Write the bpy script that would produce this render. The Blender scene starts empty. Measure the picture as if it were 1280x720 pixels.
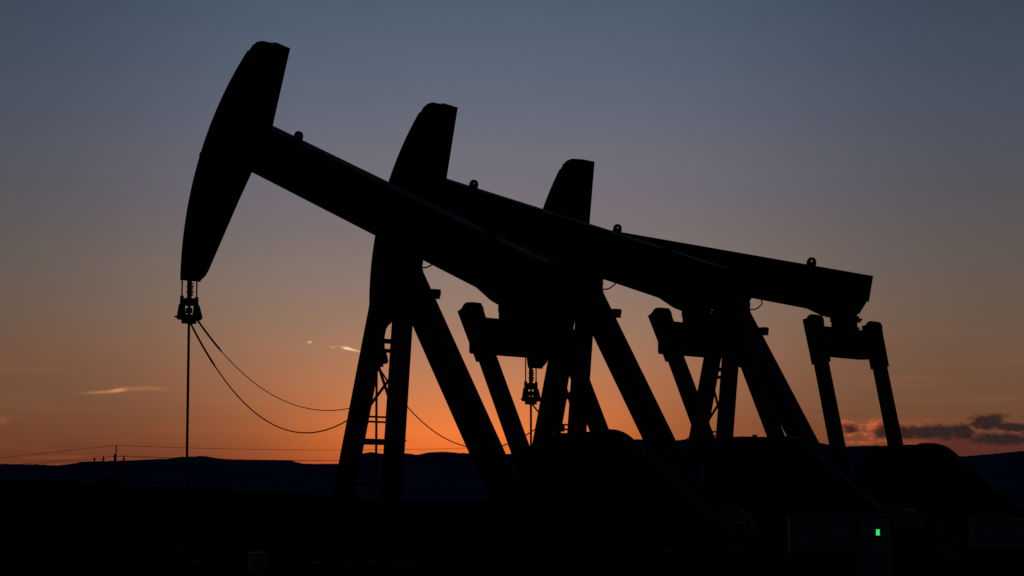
import bpy, bmesh, math, random
from mathutils import Vector, Matrix, noise
random.seed(4)
S = bpy.context.scene
C = S.collection
R = math.radians

# ---------------------------------------------------------------- camera numbers (photo is 1280 x 720)
F = 2693.3; HOR = 625.13; EYE = 1.7
PITCH = math.atan((HOR-360)/F)
def az_of(x): return math.atan((x-640)/F*math.cos(PITCH))
def el_of(y): return PITCH-math.atan((y-360)/F)

# ---------------------------------------------------------------- mesh helpers
class MB:
    def __init__(s): s.bm = bmesh.new()
    def box(s, c, size, ax=None):
        """box about c; ax = 3 unit axes"""
        ax = ax or (Vector((1,0,0)), Vector((0,1,0)), Vector((0,0,1)))
        c = Vector(c); v = []
        for i in (-.5,.5):
            for j in (-.5,.5):
                for k in (-.5,.5):
                    v.append(s.bm.verts.new(c+ax[0]*size[0]*i+ax[1]*size[1]*j+ax[2]*size[2]*k))
        for f in ((0,1,3,2),(4,6,7,5),(0,4,5,1),(2,3,7,6),(0,2,6,4),(1,5,7,3)): s.bm.faces.new([v[i] for i in f])
        return s
    def bar(s, a, b, wa, wb, side=(0,1,0), ta=None, tb=None):
        """tapered square bar a -> b: w along `side`, t across"""
        a, b = Vector(a), Vector(b); d = (b-a).normalized(); sd = Vector(side)
        sd = (sd-d*sd.dot(d)).normalized(); n = d.cross(sd)
        ta = ta or wa; tb = tb or wb; r = []
        for p, w, t in ((a,wa,ta),(b,wb,tb)):
            r.append([s.bm.verts.new(p+sd*w*.5*i+n*t*.5*j) for i, j in ((-1,-1),(1,-1),(1,1),(-1,1))])
        s._loft(r); return s
    def _loft(s, rings, cap=True):
        n = len(rings[0])
        for p, q in zip(rings, rings[1:]):
            for i in range(n): s.bm.faces.new((p[i], p[(i+1)%n], q[(i+1)%n], q[i]))
        if cap:
            s.bm.faces.new(rings[0][::-1]); s.bm.faces.new(rings[-1])
    def tube(s, pts, r, n=10):
        pts = [Vector(p) for p in pts]; rr = r if isinstance(r, (list, tuple)) else [r]*len(pts)
        d0 = (pts[1]-pts[0]).normalized()
        u = d0.orthogonal().normalized(); rings = []
        for i, p in enumerate(pts):
            d = (pts[min(i+1,len(pts)-1)]-pts[max(i-1,0)])
            d = d.normalized() if d.length > 1e-9 else d0
            u = (u-d*u.dot(d)).normalized(); w = d.cross(u)
            rings.append([s.bm.verts.new(p+(u*math.cos(2*math.pi*k/n)+w*math.sin(2*math.pi*k/n))*rr[i]) for k in range(n)])
        s._loft(rings); return s
    def lathe(s, base, axis, prof, n=20):
        """prof: list of (distance along axis, radius)"""
        base = Vector(base); d = Vector(axis).normalized(); u = d.orthogonal().normalized(); w = d.cross(u)
        s._loft([[s.bm.verts.new(base+d*h+(u*math.cos(2*math.pi*k/n)+w*math.sin(2*math.pi*k/n))*max(r,.002)) for k in range(n)] for h, r in prof])
        return s
    def prism(s, poly, fn, v0, v1):
        """poly of 2D points, fn(a, b, v) -> 3D, extruded v0..v1"""
        s._loft([[s.bm.verts.new(fn(a, b, v)) for a, b in poly] for v in (v0, v1)]); return s
    def build(s, name, mat, parent=None, smooth=False, bevel=0):
        bmesh.ops.recalc_face_normals(s.bm, faces=s.bm.faces)
        me = bpy.data.meshes.new(name); s.bm.to_mesh(me); s.bm.free()
        if smooth:
            for p in me.polygons: p.use_smooth = True
            me.set_sharp_from_angle(angle=R(35))
        o = bpy.data.objects.new(name, me); C.objects.link(o); me.materials.append(mat)
        if parent: o.parent = parent
        if bevel:
            m = o.modifiers.new('bevel', 'BEVEL'); m.width = bevel; m.segments = 2; m.limit_method = 'ANGLE'
        return o

def tag(o, label, cat, group=None):
    o['label'] = label; o['category'] = cat
    if group: o['group'] = group
    return o
def empty(name, loc, rz=0):
    o = bpy.data.objects.new(name, None); C.objects.link(o); o.location = loc; o.rotation_euler = (0,0,rz); return o

# ---------------------------------------------------------------- materials
def lin(c):
    return tuple(((v/255)/12.92 if v/255 <= .04045 else ((v/255+.055)/1.055)**2.4) for v in c)
def mat(name, c0, c1, scale=3., rough=(.45,.7), metallic=0., bump=.0, detail=6., coord='Object', spec=.5):
    m = bpy.data.materials.new(name); m.use_nodes = True; nt = m.node_tree; N = nt.nodes; L = nt.links
    b = N['Principled BSDF']; tc = N.new('ShaderNodeTexCoord'); nz = N.new('ShaderNodeTexNoise')
    nz.inputs['Scale'].default_value = scale; nz.inputs['Detail'].default_value = detail
    L.new(tc.outputs[coord], nz.inputs['Vector'])
    cr = N.new('ShaderNodeValToRGB'); cr.color_ramp.elements[0].position = .35; cr.color_ramp.elements[1].position = .68
    cr.color_ramp.elements[0].color = (*c0,1); cr.color_ramp.elements[1].color = (*c1,1)
    L.new(nz.outputs['Fac'], cr.inputs['Fac']); L.new(cr.outputs['Color'], b.inputs['Base Color'])
    mr = N.new('ShaderNodeMapRange'); mr.inputs['To Min'].default_value = rough[0]; mr.inputs['To Max'].default_value = rough[1]
    L.new(nz.outputs['Fac'], mr.inputs['Value']); L.new(mr.outputs['Result'], b.inputs['Roughness'])
    b.inputs['Metallic'].default_value = metallic; b.inputs['Specular IOR Level'].default_value = spec
    if bump:
        bp = N.new('ShaderNodeBump'); bp.inputs['Strength'].default_value = bump; bp.inputs['Distance'].default_value = .05
        L.new(nz.outputs['Fac'], bp.inputs['Height']); L.new(bp.outputs['Normal'], b.inputs['Normal'])
    return m
M_STEEL = mat('black_painted_steel', (.016,.016,.019), (.032,.030,.034), 2.5, (.4,.62), bump=.05)
M_MUD = mat('mud_caked_steel', (.012,.011,.010), (.022,.02,.018), 4, (.9,1.), bump=.3, spec=.05)
M_DARK  = mat('greasy_dark_steel', (.018,.017,.016), (.04,.036,.032), 6, (.5,.8), bump=.1)
M_ROD   = mat('polished_steel', (.05,.05,.05), (.08,.08,.08), 8, (.4,.55), metallic=.6)
M_CABLE = mat('black_rubber', (.012,.012,.012), (.02,.02,.02), 20, (.7,.9))
M_CAB   = mat('grey_enclosure_paint', (.34,.36,.40), (.42,.44,.48), 2, (.4,.55))
M_MOTOR = mat('blue_grey_motor_paint', (.10,.12,.15), (.16,.18,.22), 5, (.4,.6))
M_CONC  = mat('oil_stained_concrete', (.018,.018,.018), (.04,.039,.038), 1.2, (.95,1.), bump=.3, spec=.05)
M_WOOD  = mat('weathered_pole_wood', (.03,.024,.02), (.06,.05,.04), 3, (.8,.95), bump=.3)
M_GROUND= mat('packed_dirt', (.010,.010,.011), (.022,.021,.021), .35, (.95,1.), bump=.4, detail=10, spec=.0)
M_HILL  = mat('haze_tinted_hillside', (.07,.105,.26), (.11,.16,.36), .004, (.95,1.), detail=12, spec=.0)  # blue of distant air painted into the base colour; no haze volume
M_LED = bpy.data.materials.new('green_display'); M_LED.use_nodes = True
_b = M_LED.node_tree.nodes['Principled BSDF']; _b.inputs['Base Color'].default_value = (.01,.02,.01,1)
_b.inputs['Emission Color'].default_value = (*lin((48,232,112)),1); _b.inputs['Emission Strength'].default_value = 1.0
M_GLASS = mat('dark_display_glass', (.008,.009,.01), (.012,.013,.014), 3, (.1,.15))

# ---------------------------------------------------------------- pumpjack
RA = 6.716            # pivot to wireline arc
ZP = 6.463; NB = .2153; DD = 1.0292
HALF = 1.267          # pitman centre distance
SH = Vector((0,0,0))
def pumpjack(X, Y, yaw, p, label, crank_line, two_cables, conduit, ladder=False):
    p = R(p); cp, sp = math.cos(p), math.sin(p)
    root = tag(empty('pumpjack', (X, Y, 0), -R(yaw)), label, 'pumpjack', 'pumpjacks standing in a row')
    def B(s, n, v=0.): return Vector((s*cp+n*sp, v, ZP-s*sp+n*cp))          # beam coordinates
    ex, ez = Vector((cp,0,-sp)), Vector((sp,0,cp)); ey = Vector((0,1,0))
    def U(u, z, v): return Vector((u, v, z))
    # walking beam: wide-flange girder with stiffeners
    FW = .44; TF = .045
    m = MB()
    m.box(B(-1.05, NB+DD-TF/2), (9.0, FW, TF), (ex,ey,ez))
    m.box(B(-1.35, NB+TF/2), (8.4, FW, TF), (ex,ey,ez))
    m.prism([(-5.5,NB+TF),(2.9,NB+TF),(3.36,NB+.09),(3.5,NB+.38),(3.5,NB+DD-TF),(-5.5,NB+DD-TF)], B, -.10, .10)
    for s in (-4.6,-3.6,-2.6,-1.6,-.55,.55,1.6,2.6):
        m.box(B(s, NB+DD/2), (.03, FW-.05, DD-2*TF), (ex,ey,ez))
    m.box(B(3.46, NB+.72), (.06, FW, .62), (ex,ey,ez))
    beam = m.build('walking_beam', M_STEEL, root)
    for s in (-4.17, 1.87):
        q = MB(); n0 = NB+DD
        outer = [(-.16,0),(.16,0)]+[(.13*math.cos(a), .13+.13*math.sin(a)) for a in [math.pi*k/12 for k in range(0,13)]]
        ring = [(.045*math.cos(2*math.pi*k/12), .15+.045*math.sin(2*math.pi*k/12)) for k in range(12)]
        bm = q.bm                                  # plate with a real hole: ring of quads
        for v in (-.03,.03):
            vo, vi = [], []
            for k in range(24):
                a = 2*math.pi*k/24; c, sn = math.cos(a), math.sin(a)
                ox, on = .115*c, .08+.11*sn
                if sn < .2: ox = .12*(1 if c > 0 else -1) if abs(c) > .6 else .12*c/.6; on = max(-.005, on) if sn > -.2 else -.005
                vo.append(bm.verts.new(B(s+ox, n0+on, v))); vi.append(bm.verts.new(B(s+.036*c, n0+.10+.036*sn, v)))
            for k in range(24):
                bm.faces.new((vo[k], vo[(k+1)%24], vi[(k+1)%24], vi[k]))
            if v < 0: A = (vo, vi)
        for k in range(24):
            bm.faces.new((A[0][k], A[0][(k+1)%24], vo[(k+1)%24], vo[k])); bm.faces.new((A[1][k], A[1][(k+1)%24], vi[(k+1)%24], vi[k]))
        q.build('lifting_eye', M_STEEL, beam)
    m = MB().prism([(-.62,NB-.003),(-.5,NB-.12),(-.25,.0),(.1,.0),(.22,NB-.003)], B, -.17, .17); m.build('saddle_plate', M_STEEL, beam)
    m = MB()                                                # gusset under the tail
    m.prism([(2.1,NB-.003),(2.54,NB-.10),(2.7,NB-.11),(3.36,NB-.11),(3.42,NB-.003)], B, -.2, .2)
    m.build('tail_gusset', M_STEEL, beam)
    # horsehead
    arc = [(-RA*math.cos(a), RA*math.sin(a)) for a in [R(-23.6+46.4*k/30) for k in range(31)]]
    poly = arc+[(-6.13,2.74),(-6.02,2.85),(-5.86,2.92),(-5.50,2.94),(-5.33,1.36),(-5.31,1.22),(-5.52,.12),(-5.66,-.6),(-5.95,-2.36),(-6.0,-2.5),(-6.1,-2.63),(-6.17,-2.69)]
    m = MB().prism(poly, B, -.25, .25)
    wear = [(-(RA-.05)*math.cos(a), (RA-.05)*math.sin(a)) for a in [R(-23.6+46.4*k/30) for k in range(31)]]
    head = m.build('horsehead', M_STEEL, root)
    m = MB(); m.prism(arc+wear[::-1], B, -.285, .262); m.build('wireline_face', M_STEEL, head)
    m = MB(); m.box(B(-RA-.02,.05,.0), (.09,.5,.09), (ex,ey,ez)); m.build('guide_lug', M_STEEL, head)
    m = MB(); m.box(B(-5.72,2.935,.1), (.24,.14,.022), (ex,ey,ez)); m.build('wireline_anchor', M_DARK, head)
    # bridle: two ropes on the face, then straight down
    tb = max(-23.6, -math.degrees(p)); aT = R(tb)
    zb = B(-6.17,-2.69).z                                   # bottom of head
    zc = zb-.93                                             # carrier underside
    for v in (-.21,.21):
        pts = [B(-(RA+.018)*math.cos(a), (RA+.018)*math.sin(a), v) for a in [R(22+(tb-22)*k/16) for k in range(17)]]
        pts += [U(-RA-.018, zb-.38, v)]
        b = MB().tube(pts, .017, 8).build('bridle_cable', M_CABLE, root, True)
        MB().lathe(U(-RA-.018, zb-.34, v), (0,0,-1), [(0,.024),(.02,.042),(.27,.045),(.30,.03)], 10).build('cable_socket', M_DARK, b, True)
    m = MB()                                                # triangular hangers + bar
    for v in (-.21,.21):
        sg = 1 if v > 0 else -1
        m.prism([(v-.045,zc+.40),(v+.045,zc+.40),(v+sg*.12+.02,zc+.14),(v+sg*.11,zc+.08),(v-sg*.10,zc+.08),(v-sg*.07,zc+.2)], lambda a,b,t: Vector((-RA-.018+t,a,b)), -.05, .05)
    m.box(U(-RA-.018, zc+.12, 0), (.2,.5,.12)); m.box(U(-RA-.018, zc+.03, 0), (.16,.3,.10)); m.tube([U(-RA-.018,zc+.11,-.40),U(-RA-.018,zc+.11,-.25)],.02)
    m.build('carrier_bar', M_DARK, root)
    m = MB(); x0 = -RA-.018
    m.box(U(x0, zc+.46, 0), (.17,.19,.17)); m.box(U(x0, zc+.27, .0), (.1,.1,.12)); m.tube([U(x0,zc+.47,.0),U(x0,zc+.47,.16)],.03)
    m.box(U(x0, zc+.74, 0), (.07,.08,.42))
    for k in range(5): m.box(U(x0+.0, zc+.62+.062*k, .02), (.09,.13 if k%2 else .10,.042))
    m.build('rod_clamp', M_DARK, root)
    MB().tube([U(x0, zc+.97, 0), U(x0, 1.05, 0)], .029, 10).build('polished_rod', M_ROD, root, True)
    # samson post
    for sg in (-1,1):
        m = MB().bar((-.33,sg*.2575,ZP-.02), (-1.363,sg*.8074,.42), .28, .28, (0,1,0), .32, .34)
        m.box((-1.36,sg*.807,.44), (.6,.5,.04))
        if sg > 0: m.box((-.33-1.033*(ZP-2.9)/ZP+.19, .2575+.55*(ZP-2.9)/ZP+.04, 2.9), (.14,.03,.03))
        leg = m.build('post_leg', M_STEEL, root)
        if sg < 0 and ladder:
            q = MB(); d = Vector((-1.03,-.55,-6.46))/6.46; a = Vector((-.36,-.2575+.2,ZP-.02)); b2 = a+Vector((0,.26,0))
            q.bar(a+d*1.2, a+d*5.9, .10,.10); q.bar(b2+d*2.4, b2+d*5.9, .07,.07); q.bar(a+d*1.6+Vector((.05,.13,0)), a+d*3.1+Vector((.05,.13,0)), .09,.09); q.box(a+d*3.15+Vector((.0,.15,0)), (.2,.34,.16))
            for k in range(12): q.bar(a+d*(2.7+.27*k), b2+d*(2.7+.27*k), .05,.05,(0,0,1))
            q.build('ladder', M_STEEL, leg)
        if sg < 0 and conduit:
            q = MB(); d = Vector((-1.03,-.55,-6.46))/6.46
            a = Vector((-.36,-.47,ZP-.1)); q.tube([a+d*1.0, a+d*3.3], .016, 6); q.box(a+d*2.55, (.1,.24,.04)); q.build('conduit', M_CABLE, leg)
    m = MB().bar((-.186,0,ZP-.02), (3.69-.26,0,.42), .5, .52, (0,1,0), .42, .42); m.box((3.43,0,.44), (.9,.8,.04)); m.build('post_leg', M_STEEL, root)
    def ul(z): return -.33-1.033*(ZP-z)/ZP
    def vl(z): return .2575+.55*(ZP-z)/ZP
    for z, t in ((4.89,.09),(4.70,.07),(3.37,.035),(3.27,.035),(2.87,.12),(2.02,.07),(1.2,.1)):
        w = vl(z)-.13
        MB().box((ul(z),0,z), (.10,2*w,t)).build('cross_brace', M_STEEL, root)
    for za, zb_, sg, dx in ((4.55,3.42,-1,.03),(4.3,3.40,1,-.03)):
        MB().bar((ul(za)+dx, sg*(vl(za)-.1), za), (ul(zb_)+dx, -sg*(vl(zb_)-.1), zb_), .03, .03, (0,1,0), .055, .055).build('diagonal_brace', M_STEEL, root)
    m = MB(); m.box((-.04,0,ZP-.07), (.40,.46,.18)); m.box((-.06,0,ZP-.22), (.44,.5,.14)); m.box((-.33,0,ZP+.06), (.44,.3,.34))
    m.tube([(-.03,-.27,ZP+.02),(-.03,.27,ZP+.02)], .17, 20); m.box((-.03,0,ZP+.16),(.36,.4,.12))
    m.build('saddle_bearing', M_DARK, root)
    m = MB(); m.box((.56,0,5.80),(.46,.2,.12)); m.box((.74,0,5.74),(.10,.16,.14)); m.build('bracket', M_STEEL, root)
    h1 = B(.56, NB, .1)
    pts = [Vector(q) for q in ((.10,.1,6.36),(.26,.1,6.33),(.38,.1,6.325),(.48,.1,6.35))]
    pts += [Vector((max(.54,h1.x+.02),.1,(6.36+h1.z)/2)), h1+Vector((-.02,0,.01))]
    MB().tube(pts, .016, 8).build('grease_hose', M_CABLE, root, True)
    # equalizer and pitmans
    e0 = B(2.9767, NB); ue, ze = e0.x, e0.z-.161
    m = MB(); m.box((ue,0,ze-.50), (.34,2.2,.64)); m.box((ue,0,ze-.19),(.40,2.1,.035)); m.box((ue,0,ze-.82),(.40,2.1,.035))
    eq = m.build('equalizer', M_STEEL, root, bevel=.015)
    m = MB(); c = B(3.02, NB-.12)
    m.box((c.x+.03, 0, e0.z-.165), (.44,.44,.40)); m.box((c.x+.03,0,ze-.155),(.52,.52,.05))
    for dx in (-.24,.28): m.tube([(c.x+dx,-.12,e0.z-.02),(c.x+dx,-.12,e0.z-.16)], .04, 8); m.box((c.x+dx,.1,e0.z-.06),(.07,.2,.05))
    m.build('tail_bearing', M_DARK, eq)
    us, zs, rr = 4.35, 2.2, 1.0
    a = Vector((ue,0,ze)); d = (Vector((crank_line[0],0,crank_line[1]))-a).normalized(); w = a-Vector((us,0,zs))
    bq = w.dot(d); disc = max(0, bq*bq-(w.dot(w)-rr*rr)); t = -bq+math.sqrt(disc); pin = a+d*t
    nrm = Vector((-d.z,0,d.x))
    for sg in (-1,1):
        o = Vector((0,sg*HALF,0))
        m = MB().bar(a+o-d*.02, a+o+d*1.06, .30, .28, (0,1,0), .38, .36)
        m.bar(a+o+d*1.06, pin+o-d*.2, .2, .22, (0,1,0), .30, .32)
        m.lathe(pin+o-Vector((0,.17,0)), (0,1,0), [(0,.2),(.02,.25),(.32,.25),(.34,.2)], 20)
        pit = m.build('pitman_arm', M_STEEL, root, bevel=.012)
        m = MB(); k = a+o+d*.07
        m.lathe(k+Vector((.05,-.16,.0)), (0,1,0), [(0,.13),(.02,.16),(.30,.16),(.32,.13)], 16)
        m.box(k+Vector((-.14,0,.0)), (.1,.12,.14)); m.tube([k+Vector((-.16,.05,.02)), k+Vector((-.16,.05,.1))], .025, 8)
        m.tube([k+Vector((.0,-sg*.12,.02)), k+Vector((0.02,-sg*.24,-.05)), k+Vector((0,-sg*.4,-.13)), k+Vector((0,-sg*.5,-.17))], .014, 6)
        m.build('wrist_bearing_cap', M_DARK, pit, True)
    cd = (pin-Vector((us,0,zs))).normalized(); cn = Vector((-cd.z,0,cd.x))
    for sg in (-1,1):
        c0 = Vector((us, sg*1.02, zs))
        m = MB().bar(c0-cd*.3, c0+cd*1.6, .14, .14, (0,1,0), .55, .42)
        m.lathe(c0-Vector((0,.1,0)), (0,1,0), [(0,.34),(.2,.34)], 24)
        cr = m.build('crank', M_STEEL, root)
        for k in (-1,1):
            def cw(a_, b_, v, c0=c0): return c0+cd*a_+cn*b_+Vector((0,v,0))
            prof = [(.45,.24*k),(.5,.55*k),(.8,.72*k),(1.2,.72*k),(1.5,.5*k),(1.6,.22*k)]
            MB().prism(prof, cw, -.15, .15).build('counterweight', M_DARK, cr)
    # gear reducer on its pedestal
    m = MB().prism([(3.36,1.28),(3.53,2.16),(3.62,2.45),(3.8,2.70),(4.07,2.87),(4.35,2.93),(4.85,2.92),(5.2,2.84),(5.42,2.6),(5.5,1.28)], U, -.6, .6)
    m.box((4.45,0,2.0),(2.3,1.3,.06))
    gb = m.build('gearbox', M_STEEL, root)
    MB().tube([(us,-1.12,zs),(us,1.12,zs)], .16, 18).build('crankshaft', M_ROD, gb, True)
    m = MB(); m.box((4.6,.15,2.93),(.5,.4,.06)); m.tube([(4.6,-.3,2.9),(4.6,-.3,3.03)], .05, 8); m.build('inspection_cover', M_DARK, gb)
    m = MB().prism([(3.1,.45),(5.75,.45),(5.55,1.28),(3.3,1.28)], U, -.55, .55); m.build('pedestal', M_STEEL, root)
    # belt guard: teardrop from big sheave to motor
    A_, rA, B_, rB = (5.66,2.13), .84, (7.72,1.18), .40
    dx, dz = B_[0]-A_[0], B_[1]-A_[1]; L_ = math.hypot(dx,dz); ang = math.atan2(dz,dx); be = math.acos((rA-rB)/L_)
    poly = [(A_[0]+rA*math.cos(t_), A_[1]+rA*math.sin(t_)) for t_ in [ang+be+(2*math.pi-2*be)*k/28 for k in range(29)]]
    poly += [(B_[0]+rB*math.cos(t_), B_[1]+rB*math.sin(t_)) for t_ in [ang-be+2*be*k/14 for k in range(15)]]
    MB().prism(poly, U, -.93, -.62).build('belt_guard', M_STEEL, root, bevel=.02)
    # motor on slide rails
    m = MB().lathe((7.72,-.55,1.18), (0,1,0), [(0,.2),(.04,.3),(.08,.33),(.72,.33),(.76,.30)], 28)
    for k in range(20):
        t_ = 2*math.pi*k/20; q = Vector((math.cos(t_),0,math.sin(t_)))
        m.box(Vector((7.72,-.15,1.18))+q*.345, (.05,.56,.014), (q, ey, q.cross(ey)))
    m.box((7.72,-.2,1.53),(.3,.32,.22)); m.box((7.72,-.15,.84),(.6,.7,.06))
    mo = m.build('motor', M_MOTOR, root)
    MB().lathe((7.72,.22,1.18), (0,1,0), [(0,.36),(.24,.36),(.30,.30),(.31,.1)], 28).build('fan_cover', M_MOTOR, mo, True)
    m = MB()
    for sg in (-1,1): m.bar((7.4,sg*.35,.45),(7.5,sg*.35,.81),.1,.1); m.bar((8.05,sg*.35,.45),(7.95,sg*.35,.81),.1,.1)
    m.box((7.72,0,.79),(.9,.95,.05)); m.build('motor_stand', M_STEEL, root)
    # skid
    m = MB()
    for sg in (-1,1):
        for z, hh, ww in ((.14,.03,.26),(.285,.26,.05),(.425,.02,.26)): m.box((3.3,sg*.68,z),(10.6,ww,hh))
    for u in (-1.9,-.4,1.2,2.8,4.4,6.,7.5,8.5): m.box((u,0,.28),(.18,1.28,.24))
    m.build('base_frame', M_MUD, root)
    # signal cables, carrier to front leg
    ends = [((.04,zc-.0), (ul(3.39)-.02,-vl(3.39)-.12,3.39), 1.16)]
    if two_cables: ends.append(((.24,zc+.08), (ul(3.56)-.02,-vl(3.56)-.12,3.56), .72))
    for (v0, z0), e, sag in ends:
        thin = .009 if sag < 1 else .013
        a0 = Vector((x0, v0, z0)); e = Vector(e); pts, rad = [], []
        for k in range(41):
            q = k/40; pts.append(a0.lerp(e, q)-Vector((0,0,4*sag*q*(1-q)))); rad.append(thin if q > .17 else .022)
        MB().tube(pts, rad, 6).build('signal_cable', M_CABLE, root, True)
    # concrete pad (a thing of its own)
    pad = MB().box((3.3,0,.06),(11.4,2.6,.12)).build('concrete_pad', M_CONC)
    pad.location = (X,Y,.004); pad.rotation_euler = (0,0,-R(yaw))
    return root, pad, x0
def wellhead(X, Y, yaw, x0, label):
    t = R(yaw); r = tag(empty('wellhead', (X+x0*math.cos(t), Y-x0*math.sin(t), 0), -t), label, 'wellhead', 'wellheads under the horseheads')
    MB().lathe((0,0,0),(0,0,1),[(0,.16),(.3,.16),(.3,.27),(.38,.27),(.38,.14),(.55,.14),(.55,.22),(.62,.22),(.62,.1),(.8,.1)],20).build('casing_head', M_DARK, r, True)
    MB().lathe((0,0,.8),(0,0,1),[(0,.12),(.1,.12),(.1,.08),(.24,.08),(.3,.05)],16).build('stuffing_box', M_DARK, r, True)
    m = MB().tube([(0,0,.7),(0,.8,.7)],.06,12); m.lathe((0,.35,.7),(0,1,0),[(0,.11),(.04,.11)],14); m.build('flow_line', M_DARK, r, True)
    m = MB().tube([(0,.5,.7),(0,.5,.92)],.025,8); m.lathe((0,.5,.92),(0,0,1),[(0,.12),(.02,.13),(.04,.12)],16); m.build('valve_wheel', M_DARK, r, True)
    return r

LAB = ['black pumpjack whose horsehead and beam rise highest, clear against the sky, long rod free',
       'second pumpjack in the row, its beam crossing behind the tallest one',
       'farthest pumpjack, beam tail and both pitman arms clear against the sky above the clouds']
PL = ['concrete pad under the tallest pumpjack', 'concrete pad under the second pumpjack in the row', 'concrete pad under the farthest pumpjack']
WL = ['wellhead below the long free rod of the tallest pumpjack', 'wellhead below the rod seen between the tallest pumpjack\'s front legs', 'wellhead below the rod of the farthest pumpjack']
PUMPS = [(-2.0703,43.0,41.4006-.1832,24.1185,(4.4837,1.7285),True,False),
         (1.7428,47.4362,41.4006+.5508,18.335,(4.6015,1.7704),False,False),
         (5.5593,52.4769,41.4006-.1092,12.4121,(3.8801,1.4747),False,True)]
for (X,Y,yaw,p,cl,tc,cd), lab, pl, wl in zip(PUMPS, LAB, PL, WL):
    root, pad, x0 = pumpjack(X,Y,yaw,p,lab,cl,tc,cd,lab is LAB[1])
    tag(pad, pl, 'concrete pad', 'concrete pads'); wellhead(X,Y,yaw,x0,wl)

# ---------------------------------------------------------------- control cabinets
def at(x, Y): return (x-640)/F*Y*math.cos(PITCH)
def zat(y, Y): return EYE+(HOR-y)/F*Y
def cabinet(x, Y, w, z0, z1, d, doors, label, rz=0, hood=False):
    r = tag(empty('control_cabinet', (x, Y, 0), rz), label, 'cabinet', 'control cabinets')
    m = MB().box((0,0,(z0+z1)/2),(w,d,z1-z0)); m.build('housing', M_CAB, r, bevel=.015)
    MB().box((0,-.02,z1+.02),(w+.06,d+.1,.04)).build('top_cover', M_CAB, r, bevel=.008)
    for k in range(doors):
        dw = w/doors; q = MB().box((-w/2+dw*(k+.5),-d/2-.018,(z0+z1)/2-.015),(dw-.04,.03,z1-z0-.09)); dr = q.build('door', M_CAB, r, bevel=.01)
        MB().box((-w/2+dw*(k+.86),-d/2-.045,(z0+z1)/2),(.025,.03,.14)).build('handle', M_DARK, dr)
    if z0 > .2:
        for sx in (-1,1):
            m = MB()
            for sy in (-1,1): m.bar((sx*(w/2-.06),sy*(d/2-.06),0),(sx*(w/2-.06),sy*(d/2-.06),z0),.05,.05)
            m.build('support_frame', M_DARK, r)
    return r
YC = 40.0
xa, xb = at(988,YC), at(1071,YC)
cabinet((xa+xb)/2, YC+.28, xb-xa, .70, zat(648,YC), .5, 2, 'wide grey two-door cabinet on legs left of the green display')
xa, xb = at(1075,YC), at(1113,YC); zt = zat(645,YC)
nc = tag(empty('control_cabinet', ((xa+xb)/2, YC+.28, 0)), 'narrow grey cabinet with a small glowing green display', 'cabinet', 'control cabinets')
w = xb-xa
MB().box((0,0,(.1+zt)/2),(w,.5,zt-.1)).build('housing', M_CAB, nc, bevel=.015)
MB().box((0,-.03,zt+.02),(w+.05,.6,.04)).build('top_cover', M_CAB, nc, bevel=.008)
MB().box((0,-.268,zat(660,YC)),(w-.06,.03,.37)).build('display_panel', M_CAB, nc, bevel=.008)
dr = MB().box((0,-.268,.52),(w-.06,.03,.76)).build('door', M_CAB, nc, bevel=.008)
MB().box((w*.34,-.295,.6),(.025,.03,.12)).build('handle', M_DARK, dr)
lx = at(1096.5,YC)-(xa+xb)/2; lz = zat(665,YC)
d = MB().box((lx,-.286,lz),(.11,.012,.16)).build('display', M_GLASS, nc)
MB().box((lx,-.294,lz),(.068,.006,.112)).build('lit_screen', M_LED, d)
YC2 = 45.0
xa, xb = at(1216,YC2), at(1300,YC2)
cabinet((xa+xb)/2, YC2+.28, xb-xa, .70, zat(651,YC2), .5, 2, 'dark grey two-door cabinet cut by the right edge of the photo')
xa, xb = at(312,YC+2), at(337,YC+2)
jb = tag(empty('junction_box', ((xa+xb)/2, YC+2, 0), R(12)), 'small grey junction box on a post near the ground below the hanging cables', 'junction box')
MB().box((0,0,.52),(.37,.22,.36)).build('box_body', M_CAB, jb, bevel=.01)
MB().box((0,-.125,.52),(.31,.024,.30)).build('lid', M_CAB, jb, bevel=.006)
MB().bar((0,.02,0),(0,.02,.34),.08,.08).build('post', M_DARK, jb)

# ---------------------------------------------------------------- ground and hills
def interp(tab, x):
    if x <= tab[0][0]: return tab[0][1]
    for (a,ya),(b,yb) in zip(tab, tab[1:]):
        if x <= b:
            t = (x-a)/(b-a); t = t*t*(3-2*t)*.5+t*.5
            return ya+(yb-ya)*t
    return tab[-1][1]
RISE = [(-500,598),(0,600),(120,603),(200,608),(330,613),(430,618),(500,627),(560,634),(700,640),(1280,640),(2000,640)]
def px_of(az): return 640+F*math.tan(az)/math.cos(PITCH)
def ground_z(x, y):
    r = math.hypot(x, y); az = math.atan2(x, y)
    h = 0.
    if abs(az) < 1.2 and r > 200:
        yy = interp(RISE, px_of(max(-.9,min(.9,az)))); top = max(0, EYE+(HOR-yy)/F*520)
        h += top*math.exp(-((r-520)/150)**2)
    if r > 120: h += (noise.noise(Vector((x*.01,y*.01,1.3)))*.25-.15)*min(1,(r-120)/200)
    return h
bm = bmesh.new(); rs = [0]+[6*1.09**k for k in range(88)]; rs = [q for q in rs if q < 9500]+[9500]
na = 360; prev = None
angs = []
for k in range(na): angs.append(2*math.pi*k/na)
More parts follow.
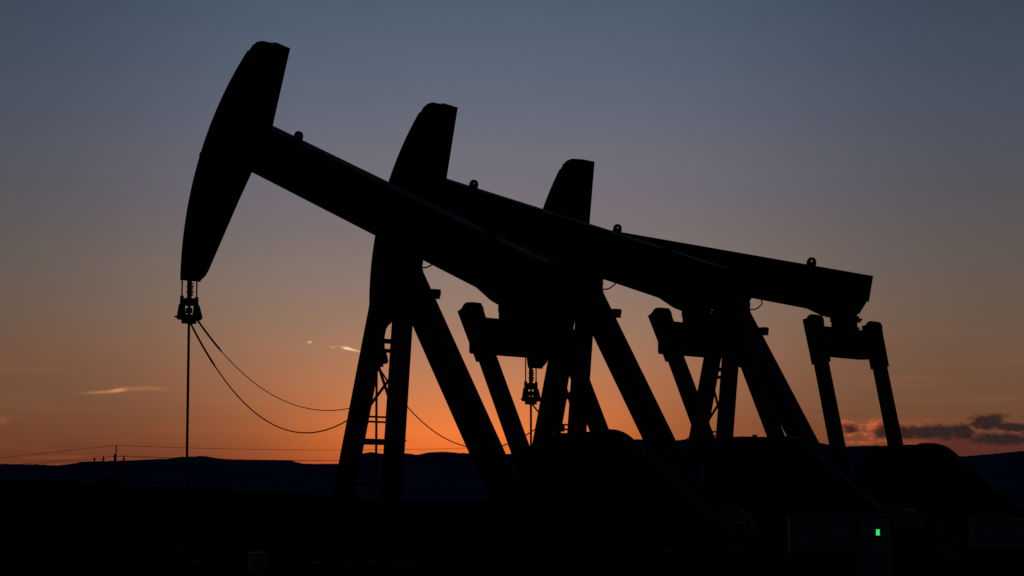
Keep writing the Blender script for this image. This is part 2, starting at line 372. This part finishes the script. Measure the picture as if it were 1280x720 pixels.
# finer sampling in front of the camera
fine = [R(-22+44*k/176) for k in range(177)]
angs = sorted(set([round(a,6) for a in angs if not (a < R(22.5) or a > 2*math.pi-R(22.5))]+[round(f % (2*math.pi),6) for f in fine]))
na = len(angs); cv = bm.verts.new((0,0,0))
for r_ in rs[1:]:
    ring = [bm.verts.new((r_*math.sin(a), r_*math.cos(a), ground_z(r_*math.sin(a), r_*math.cos(a)))) for a in angs]
    for k in range(na):
        if prev: bm.faces.new((prev[k], ring[k], ring[(k+1)%na], prev[(k+1)%na]))
        else: bm.faces.new((cv, ring[k], ring[(k+1)%na]))
    prev = ring
bmesh.ops.recalc_face_normals(bm, faces=bm.faces)
me = bpy.data.meshes.new('ground'); bm.to_mesh(me); bm.free()
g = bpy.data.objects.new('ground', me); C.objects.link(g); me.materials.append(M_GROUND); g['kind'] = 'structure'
for q in me.polygons: q.use_smooth = True
if sum(q.normal.z for q in me.polygons) < 0: me.flip_normals()

RIDGE = [(-700,572),(-350,586),(-150,574),(0,579.7),(51,580.7),(69,582),(86,580),(103,577),(155,575.6),(206,573.5),(227,571),(254,570),(272,573),(292,575),(357,575),(381,579.7),(423,579.7),(440,573),(453,566.5),(464,565),(476,567),(509,566.7),(522,568.4),(536,565.5),(553,564.7),(586,566.8),(641,567.3),(700,560),(760,551),(803,549),(842,551),(866,548),(920,545.8),(930,545.5),(990,547),(1020,553),(1054,558.5),(1075,557.5),(1096,557),(1140,561),(1165,566),(1192,570.5),(1210,570),(1240,567.5),(1280,563.7),(1400,556),(1600,570),(1900,560)]
D0, DC, D1 = 4300, 6500, 9200
bm = bmesh.new(); prev = None; NA = 900
for j in range(37):
    r_ = D0+(DC-D0)*(j/24) if j <= 24 else DC+(D1-DC)*((j-24)/12)
    ring = []
    for k in range(NA+1):
        az = R(-34+68*k/NA); x_ = px_of(az)
        top = EYE+(HOR-interp(RIDGE, x_))/F*DC*math.cos(az)
        P = Vector((r_*math.sin(az), r_*math.cos(az), 0))
        if j <= 24:
            t = j/24; n1 = noise.fractal(P*.0011, 1.0, 2.1, 5); s_ = t**1.5
            h = top*(s_+.35*n1*math.sin(math.pi*t)*(.4+.6*t)); h = min(h, top*(.985*t+.004*1)) if j < 24 else top
        else:
            h = top*(1-(j-24)/12)**1.1
        if j == 24: h += noise.noise(Vector((az*900,0,3)))*1.6+noise.noise(Vector((az*2600,0,7)))*1.2
        ring.append(bm.verts.new((P.x,P.y,h-1.0)))
    if prev:
        for k in range(NA): bm.faces.new((prev[k], prev[k+1], ring[k+1], ring[k]))
    prev = ring
bmesh.ops.recalc_face_normals(bm, faces=bm.faces)
me = bpy.data.meshes.new('hills'); bm.to_mesh(me); bm.free()
if sum(q.normal.z for q in me.polygons) < 0: me.flip_normals()
for q in me.polygons: q.use_smooth = True
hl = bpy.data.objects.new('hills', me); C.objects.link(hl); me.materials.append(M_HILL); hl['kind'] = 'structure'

# ---------------------------------------------------------------- distant power line
def pole(px, D, ytop, label):
    X = at(px, D); zt = zat(ytop, D); zg = ground_z(X, D)
    r = tag(empty('power_pole', (X, D, zg), R(-12)), label, 'power pole', 'power poles')
    h = zt-zg
    MB().lathe((0,0,-.5),(0,0,1),[(0,.36),(h-1.6,.33),(h-1.5,.31)],10).build('pole_shaft', M_WOOD, r, True)
    MB().tube([(.25,0,h-1.9),(.25,0,h)],[.16,.13],8).build('top_pin', M_WOOD, r, True)
    ca = MB().box((-.05,0,h-3.9),(6.0,.2,.3)).build('crossarm', M_WOOD, r)
    tips = []
    for sx in (-5.1,-2.9,2.15):
        ln = .9 if sx < -4 else 1.3
        if sx < -4: MB().bar((-3.0,0,h-3.9),(-5.2,0,h-3.75),.12,.12).build('arm_brace', M_WOOD, ca)
        MB().lathe((sx,0,h-3.75),(0,0,1),[(0,.12),(.3,.12),(.35,.26),(.7,.28),(.8,.16),(ln,.12)],10).build('insulator', M_DARK, ca, True)
        tips.append(Vector((sx,0,h-3.75+ln)))
    MB().lathe((-1.6,-.1,h-5.2),(0,0,1),[(0,.4),(1.2,.42),(1.25,.3)],12).build('transformer', M_DARK, r, True)
    mw = Matrix.Translation(r.location) @ Matrix.Rotation(R(-12),4,'Z')
    return [mw @ Vector((.25,0,h))]+[mw @ t_ for t_ in tips[1:]]
pa = pole(-300, 900, 598, 'power pole standing beyond the left edge of the photo')
pb = pole(143, 500, 557, 'lone wooden power pole with crossarm on the far plain below the thin cloud wisp')
pc = pole(705, 500, 556, 'power pole hidden behind the tallest pumpjack\'s gearbox')
def shrub(px, D, h, w, label):
    X = at(px, D); r = tag(empty('shrub', (X, D, ground_z(X, D)-.05)), label, 'shrub', 'shrubs round the power pole')
    q = MB()
    for k in range(9):
        a = random.uniform(0,6.28); q.tube([(0,0,0),(math.cos(a)*w*.2,math.sin(a)*w*.2,h*.4),(math.cos(a)*w*.42,math.sin(a)*w*.42,h*random.uniform(.7,.95))],[.05,.035,.015],5)
    q.build('stems', M_WOOD, r)
    b = bmesh.new()
    for k in range(420):
        a = random.uniform(0,6.28); rr = w*.5*random.random()**.5; z = h*(.2+.8*random.random())*(1-.5*(rr/(w*.5))**2)
        c = Vector((rr*math.cos(a), rr*math.sin(a), z)); u = Vector((random.gauss(0,1),random.gauss(0,1),random.gauss(0,1))).normalized(); v = u.orthogonal().normalized()
        sz = random.uniform(.05,.13)
        b.faces.new([b.verts.new(c+u*sz*i+v*sz*.5*j) for i, j in ((-1,0),(0,-1),(1,0),(0,1))])
    me = bpy.data.meshes.new('foliage'); b.to_mesh(me); b.free(); o = bpy.data.objects.new('foliage', me); C.objects.link(o); me.materials.append(M_LEAF); o.parent = r
M_LEAF = mat('sage_leaves', (.03,.035,.025), (.06,.065,.045), 2, (.8,.95), spec=.1)
shrub(133, 488, 1.7, 2.6, 'low shrub just left of the lone power pole'); shrub(150, 484, 2.2, 3.4, 'widest shrub, just right of the lone power pole'); shrub(142, 494, 2.6, 2.2, 'tallest shrub, at the foot of the lone power pole')
WLAB = ['topmost power line wire running over the pole tip', 'power line wire on the crossarm insulator left of the pole', 'power line wire on the crossarm insulator right of the pole']
for k in range(3):
    pts = []
    for a, b, sag in ((pa[k],pb[k],.8),(pb[k],pc[k],1.2)):
        for j in range(25):
            q = j/24
            if pts and j == 0: continue
            pts.append(a.lerp(b,q)-Vector((0,0,4*sag*q*(1-q))))
    w_ = MB().tube(pts, .045, 5).build('power_line_wire', M_CABLE)
    tag(w_, WLAB[k], 'wire', 'power line wires')

# ---------------------------------------------------------------- world: dusk sky
W = bpy.data.worlds.new('World'); S.world = W; W.use_nodes = True; nt = W.node_tree; N = nt.nodes; L = nt.links; N.clear()
def val(x):
    n = N.new('ShaderNodeValue'); n.outputs[0].default_value = x; return n.outputs[0]
def math_(op, a, b=None, c=None, clamp=False):
    n = N.new('ShaderNodeMath'); n.operation = op; n.use_clamp = clamp
    for i, q in enumerate((a,b,c)):
        if q is None: continue
        if isinstance(q, (int,float)): n.inputs[i].default_value = q
        else: L.new(q, n.inputs[i])
    return n.outputs[0]
def mix(f, a, b, typ='MIX'):
    n = N.new('ShaderNodeMix'); n.data_type = 'RGBA'; n.blend_type = typ; n.clamp_factor = True
    for sock, q in ((n.inputs[0],f),(n.inputs[6],a),(n.inputs[7],b)):
        if isinstance(q, (int,float)): sock.default_value = q
        elif isinstance(q, tuple): sock.default_value = (*q,1)
        else: L.new(q, sock)
    return n.outputs[2]
def smooth(x, a, b):
    n = N.new('ShaderNodeMapRange'); n.interpolation_type = 'SMOOTHSTEP'
    L.new(x, n.inputs[0]); n.inputs[1].default_value = a; n.inputs[2].default_value = b
    return n.outputs[0]
tc = N.new('ShaderNodeTexCoord'); sx = N.new('ShaderNodeSeparateXYZ'); L.new(tc.outputs['Generated'], sx.inputs[0])
DEG = 180/math.pi
el = math_('MULTIPLY', math_('ARCSINE', sx.outputs['Z']), DEG)
az = math_('MULTIPLY', math_('ARCTAN2', sx.outputs['X'], sx.outputs['Y']), DEG)
AZ0 = az_of(592)*DEG
def ramp(stops):
    n = N.new('ShaderNodeValToRGB'); cr = n.color_ramp; L.new(math_('DIVIDE', el, 90, clamp=True), n.inputs[0])
    for i, (e, c) in enumerate(stops):
        q = cr.elements[i] if i < 2 else cr.elements.new(e/90)
        q.position = e/90; q.color = (*lin(c),1)
    return n.outputs[0]
def E_(y): return el_of(y)*DEG
HIGH = [(16,(60,78,96)),(22,(40,54,70)),(32,(22,31,44)),(50,(12,18,27)),(90,(8,12,19))]
mid = ramp([(0,(190,84,40)),(E_(572),(232,108,46)),(E_(545),(246,125,54)),(E_(520),(230,126,67)),(E_(490),(208,127,81)),(E_(450),(183,126,94)),(E_(400),(158,124,102)),(E_(350),(143,121,112)),(E_(300),(128,115,115)),(E_(250),(119,112,119)),(E_(200),(113,111,121)),(E_(130),(100,105,121)),(E_(60),(89,100,117)),(E_(0),(79,95,112))]+HIGH)
side = ramp([(0,(100,54,40)),(E_(572),(120,64,42)),(E_(545),(127,76,50)),(E_(500),(127,89,65)),(E_(450),(126,93,72)),(E_(400),(118,96,82)),(E_(350),(108,96,88)),(E_(300),(101,95,92)),(E_(250),(94,92,97)),(E_(200),(88,91,102)),(E_(130),(80,88,104)),(E_(60),(73,84,101)),(E_(0),(67,79,96))]+[(16,(48,62,80)),(22,(34,46,60)),(32,(20,28,40)),(50,(12,18,27)),(90,(8,12,19))])
east = ramp([(0,(8,10,15)),(6,(12,14,21)),(15,(12,16,24)),(40,(10,15,23)),(90,(8,12,19))])
da = math_('ABSOLUTE', math_('SUBTRACT', az, AZ0))
sg_ = N.new('ShaderNodeMapRange'); sg_.interpolation_type = 'SMOOTHSTEP'; L.new(el, sg_.inputs[0])
for i_, v_ in ((1,1.2),(2,7.0),(3,4.6),(4,10.5)): sg_.inputs[i_].default_value = v_
gz = math_('POWER', math.e, math_('MULTIPLY', math_('POWER', math_('DIVIDE', da, sg_.outputs[0]), 2.0), -1.0))
sky = mix(gz, side, mid)
sky = mix(math_('MULTIPLY', smooth(da, 4, 14), .24), sky, (0,0,0))
sky = mix(smooth(da, 16, 70), sky, east)
# a little fine streak structure low down
def noise_tex(vec_scale, scale, detail=5, seed=0.):
    cb = N.new('ShaderNodeCombineXYZ'); L.new(math_('MULTIPLY', az, vec_scale[0]), cb.inputs[0]); L.new(math_('MULTIPLY', el, vec_scale[1]), cb.inputs[1]); cb.inputs[2].default_value = seed
    n = N.new('ShaderNodeTexNoise'); n.inputs['Scale'].default_value = scale; n.inputs['Detail'].default_value = detail; L.new(cb.outputs[0], n.inputs[0])
    return n.outputs['Fac']
st = noise_tex((.25,4.),1.,4,2.)
low = math_('SUBTRACT', 1.0, smooth(el, 2.0, 6.0))
sky = mix(math_('MULTIPLY', math_('MULTIPLY', smooth(st, .45, .75), low), .04), sky, lin((255,140,80)), 'MIX')
PXD = DEG/F                                               # degrees per photo pixel
def ell(x, y, rx, ry, tilt=0., pw=1.0):
    """normalised elliptical distance from a point in the sky"""
    X_ = math_('SUBTRACT', az, az_of(x)*DEG); Y_ = math_('SUBTRACT', el, E_(y)*math.cos(az_of(x)))
    ct, s_t = math.cos(R(tilt)), math.sin(R(tilt))
    a = math_('ADD', math_('MULTIPLY', X_, ct/(rx*PXD)), math_('MULTIPLY', Y_, s_t/(rx*PXD)))
    b = math_('ADD', math_('MULTIPLY', X_, -s_t/(ry*PXD)), math_('MULTIPLY', Y_, ct/(ry*PXD)))
    return math_('SQRT', math_('ADD', math_('POWER', math_('ABSOLUTE',a), 2.0), math_('POWER', math_('ABSOLUTE',b), 2.0)))
# low cloud bank
nz1 = noise_tex((1.,1.6),3.2,6,5.); nz2 = noise_tex((1.,2.0),6.,4,9.)
wob = math_('ADD', math_('MULTIPLY', math_('SUBTRACT', nz1, .5), 1.0), math_('MULTIPLY', math_('SUBTRACT', nz2, .5), .8))
fld = None
for e in ((1062,536,16,9,0),(1108,539,22,13,0),(1135,541,45,12,0),(1170,541,45,13,0),(1203,540,22,14,0),(1237,527.5,32,14,0),(1268,533.5,40,7.5,-5),(1255,549,55,10,0),(1345,540,66,15,0)):
    q = math_('SUBTRACT', 1.0, ell(*e)); fld = q if fld is None else math_('MAXIMUM', fld, q)
fld = math_('ADD', fld, wob)
red = math_('SUBTRACT', 1.0, ell(1225,558,150,22)); red = smooth(math_('ADD', red, math_('MULTIPLY', wob, .35)), .0, .6)
sky = mix(math_('MULTIPLY', red, .8), sky, lin((84,41,37)))
rimside = math_('SUBTRACT', 1.0, smooth(az, az_of(1080)*DEG, az_of(1215)*DEG))     # rims glow nearest the sunken sun
rim = math_('MULTIPLY', math_('MULTIPLY', smooth(fld, -.28, .15), smooth(nz2,.36,.66)), math_('ADD', math_('MULTIPLY', math_('POWER', rimside, 1.5), .8), .04))
sky = mix(rim, sky, lin((205,96,56)))
sky = mix(math_('MULTIPLY', smooth(fld, .0, .6), .96), sky, mix(nz2, lin((54,37,36)), lin((38,28,31))))
def glow(x, y, rx, ry, tilt, col, amt, wn=None):
    global sky
    q = ell(x, y, rx, ry, tilt); f = math_('POWER', math.e, math_('MULTIPLY', math_('POWER', q, 2.0), -1.0))
    if wn is not None: f = math_('MULTIPLY', f, smooth(wn, .25, .7))
    sky = mix(math_('MULTIPLY', f, amt), sky, lin(col))
glow(1080,553,20,2.2,0,(222,92,44),.8,nz2); glow(1148,551,22,2.5,0,(150,66,42),.7,nz1); glow(1093,530,7,6,20,(232,108,62),.75,nz2); glow(1054,539,6,7,0,(190,88,52),.5,nz1)
glow(128,490,20,1.6,3,(206,130,86),.65); glow(146,487.6,10,1.8,8,(230,150,106),.85); glow(176,485.5,24,2.4,1,(176,116,78),.6); glow(198,487.5,9,1.5,-8,(168,110,72),.5)
glow(436.5,436.5,9,1.15,-14,(255,224,150),.95); glow(432,435.3,4,1.5,-6,(255,236,176),.9); glow(446,438.6,7,.8,-15,(240,170,110),.7); glow(415,434,3,1.2,0,(226,168,104),.6); glow(385.5,427.8,2.4,1.4,0,(240,184,140),.85)
glow(1,526,6,4,0,(150,86,58),.6); glow(95,572,60,2.2,0,(150,78,44),.45)
# Nishita twilight sky node, wired in without strength, so it adds no light
ns = N.new('ShaderNodeTexSky'); ns.sky_type = 'NISHITA'; ns.sun_disc = False; ns.sun_elevation = R(.4); ns.sun_rotation = az_of(560); ns.air_density = 1.2; ns.dust_density = 1.5
bg1 = N.new('ShaderNodeBackground'); L.new(sky, bg1.inputs[0]); bg1.inputs[1].default_value = 1.0
bg2 = N.new('ShaderNodeBackground'); L.new(ns.outputs[0], bg2.inputs[0]); bg2.inputs[1].default_value = .0
ad = N.new('ShaderNodeAddShader'); L.new(bg1.outputs[0], ad.inputs[0]); L.new(bg2.outputs[0], ad.inputs[1])
out = N.new('ShaderNodeOutputWorld'); L.new(ad.outputs[0], out.inputs[0])

# sun: already behind the ridge
sd = bpy.data.lights.new('sun', 'SUN'); sd.energy = .6; sd.angle = R(.5); sd.color = (1,.55,.28)
so = bpy.data.objects.new('sun', sd); C.objects.link(so)
az_s, el_s = az_of(560), R(.4)
dirv = Vector((math.sin(az_s)*math.cos(el_s), math.cos(az_s)*math.cos(el_s), math.sin(el_s)))
so.rotation_euler = (-dirv).to_track_quat('-Z','Y').to_euler()

# ---------------------------------------------------------------- camera
cam = bpy.data.cameras.new('camera'); co = bpy.data.objects.new('camera', cam); C.objects.link(co)
co.location = (0,0,EYE); co.rotation_euler = (math.pi/2+PITCH,0,0)
cam.sensor_width = 36; cam.lens = F/1280*36; cam.clip_start = .1; cam.clip_end = 40000
S.camera = co
S.view_settings.view_transform = 'Standard'; S.view_settings.look = 'None'; S.view_settings.exposure = 0; S.view_settings.gamma = 1
S.render.engine = 'CYCLES'
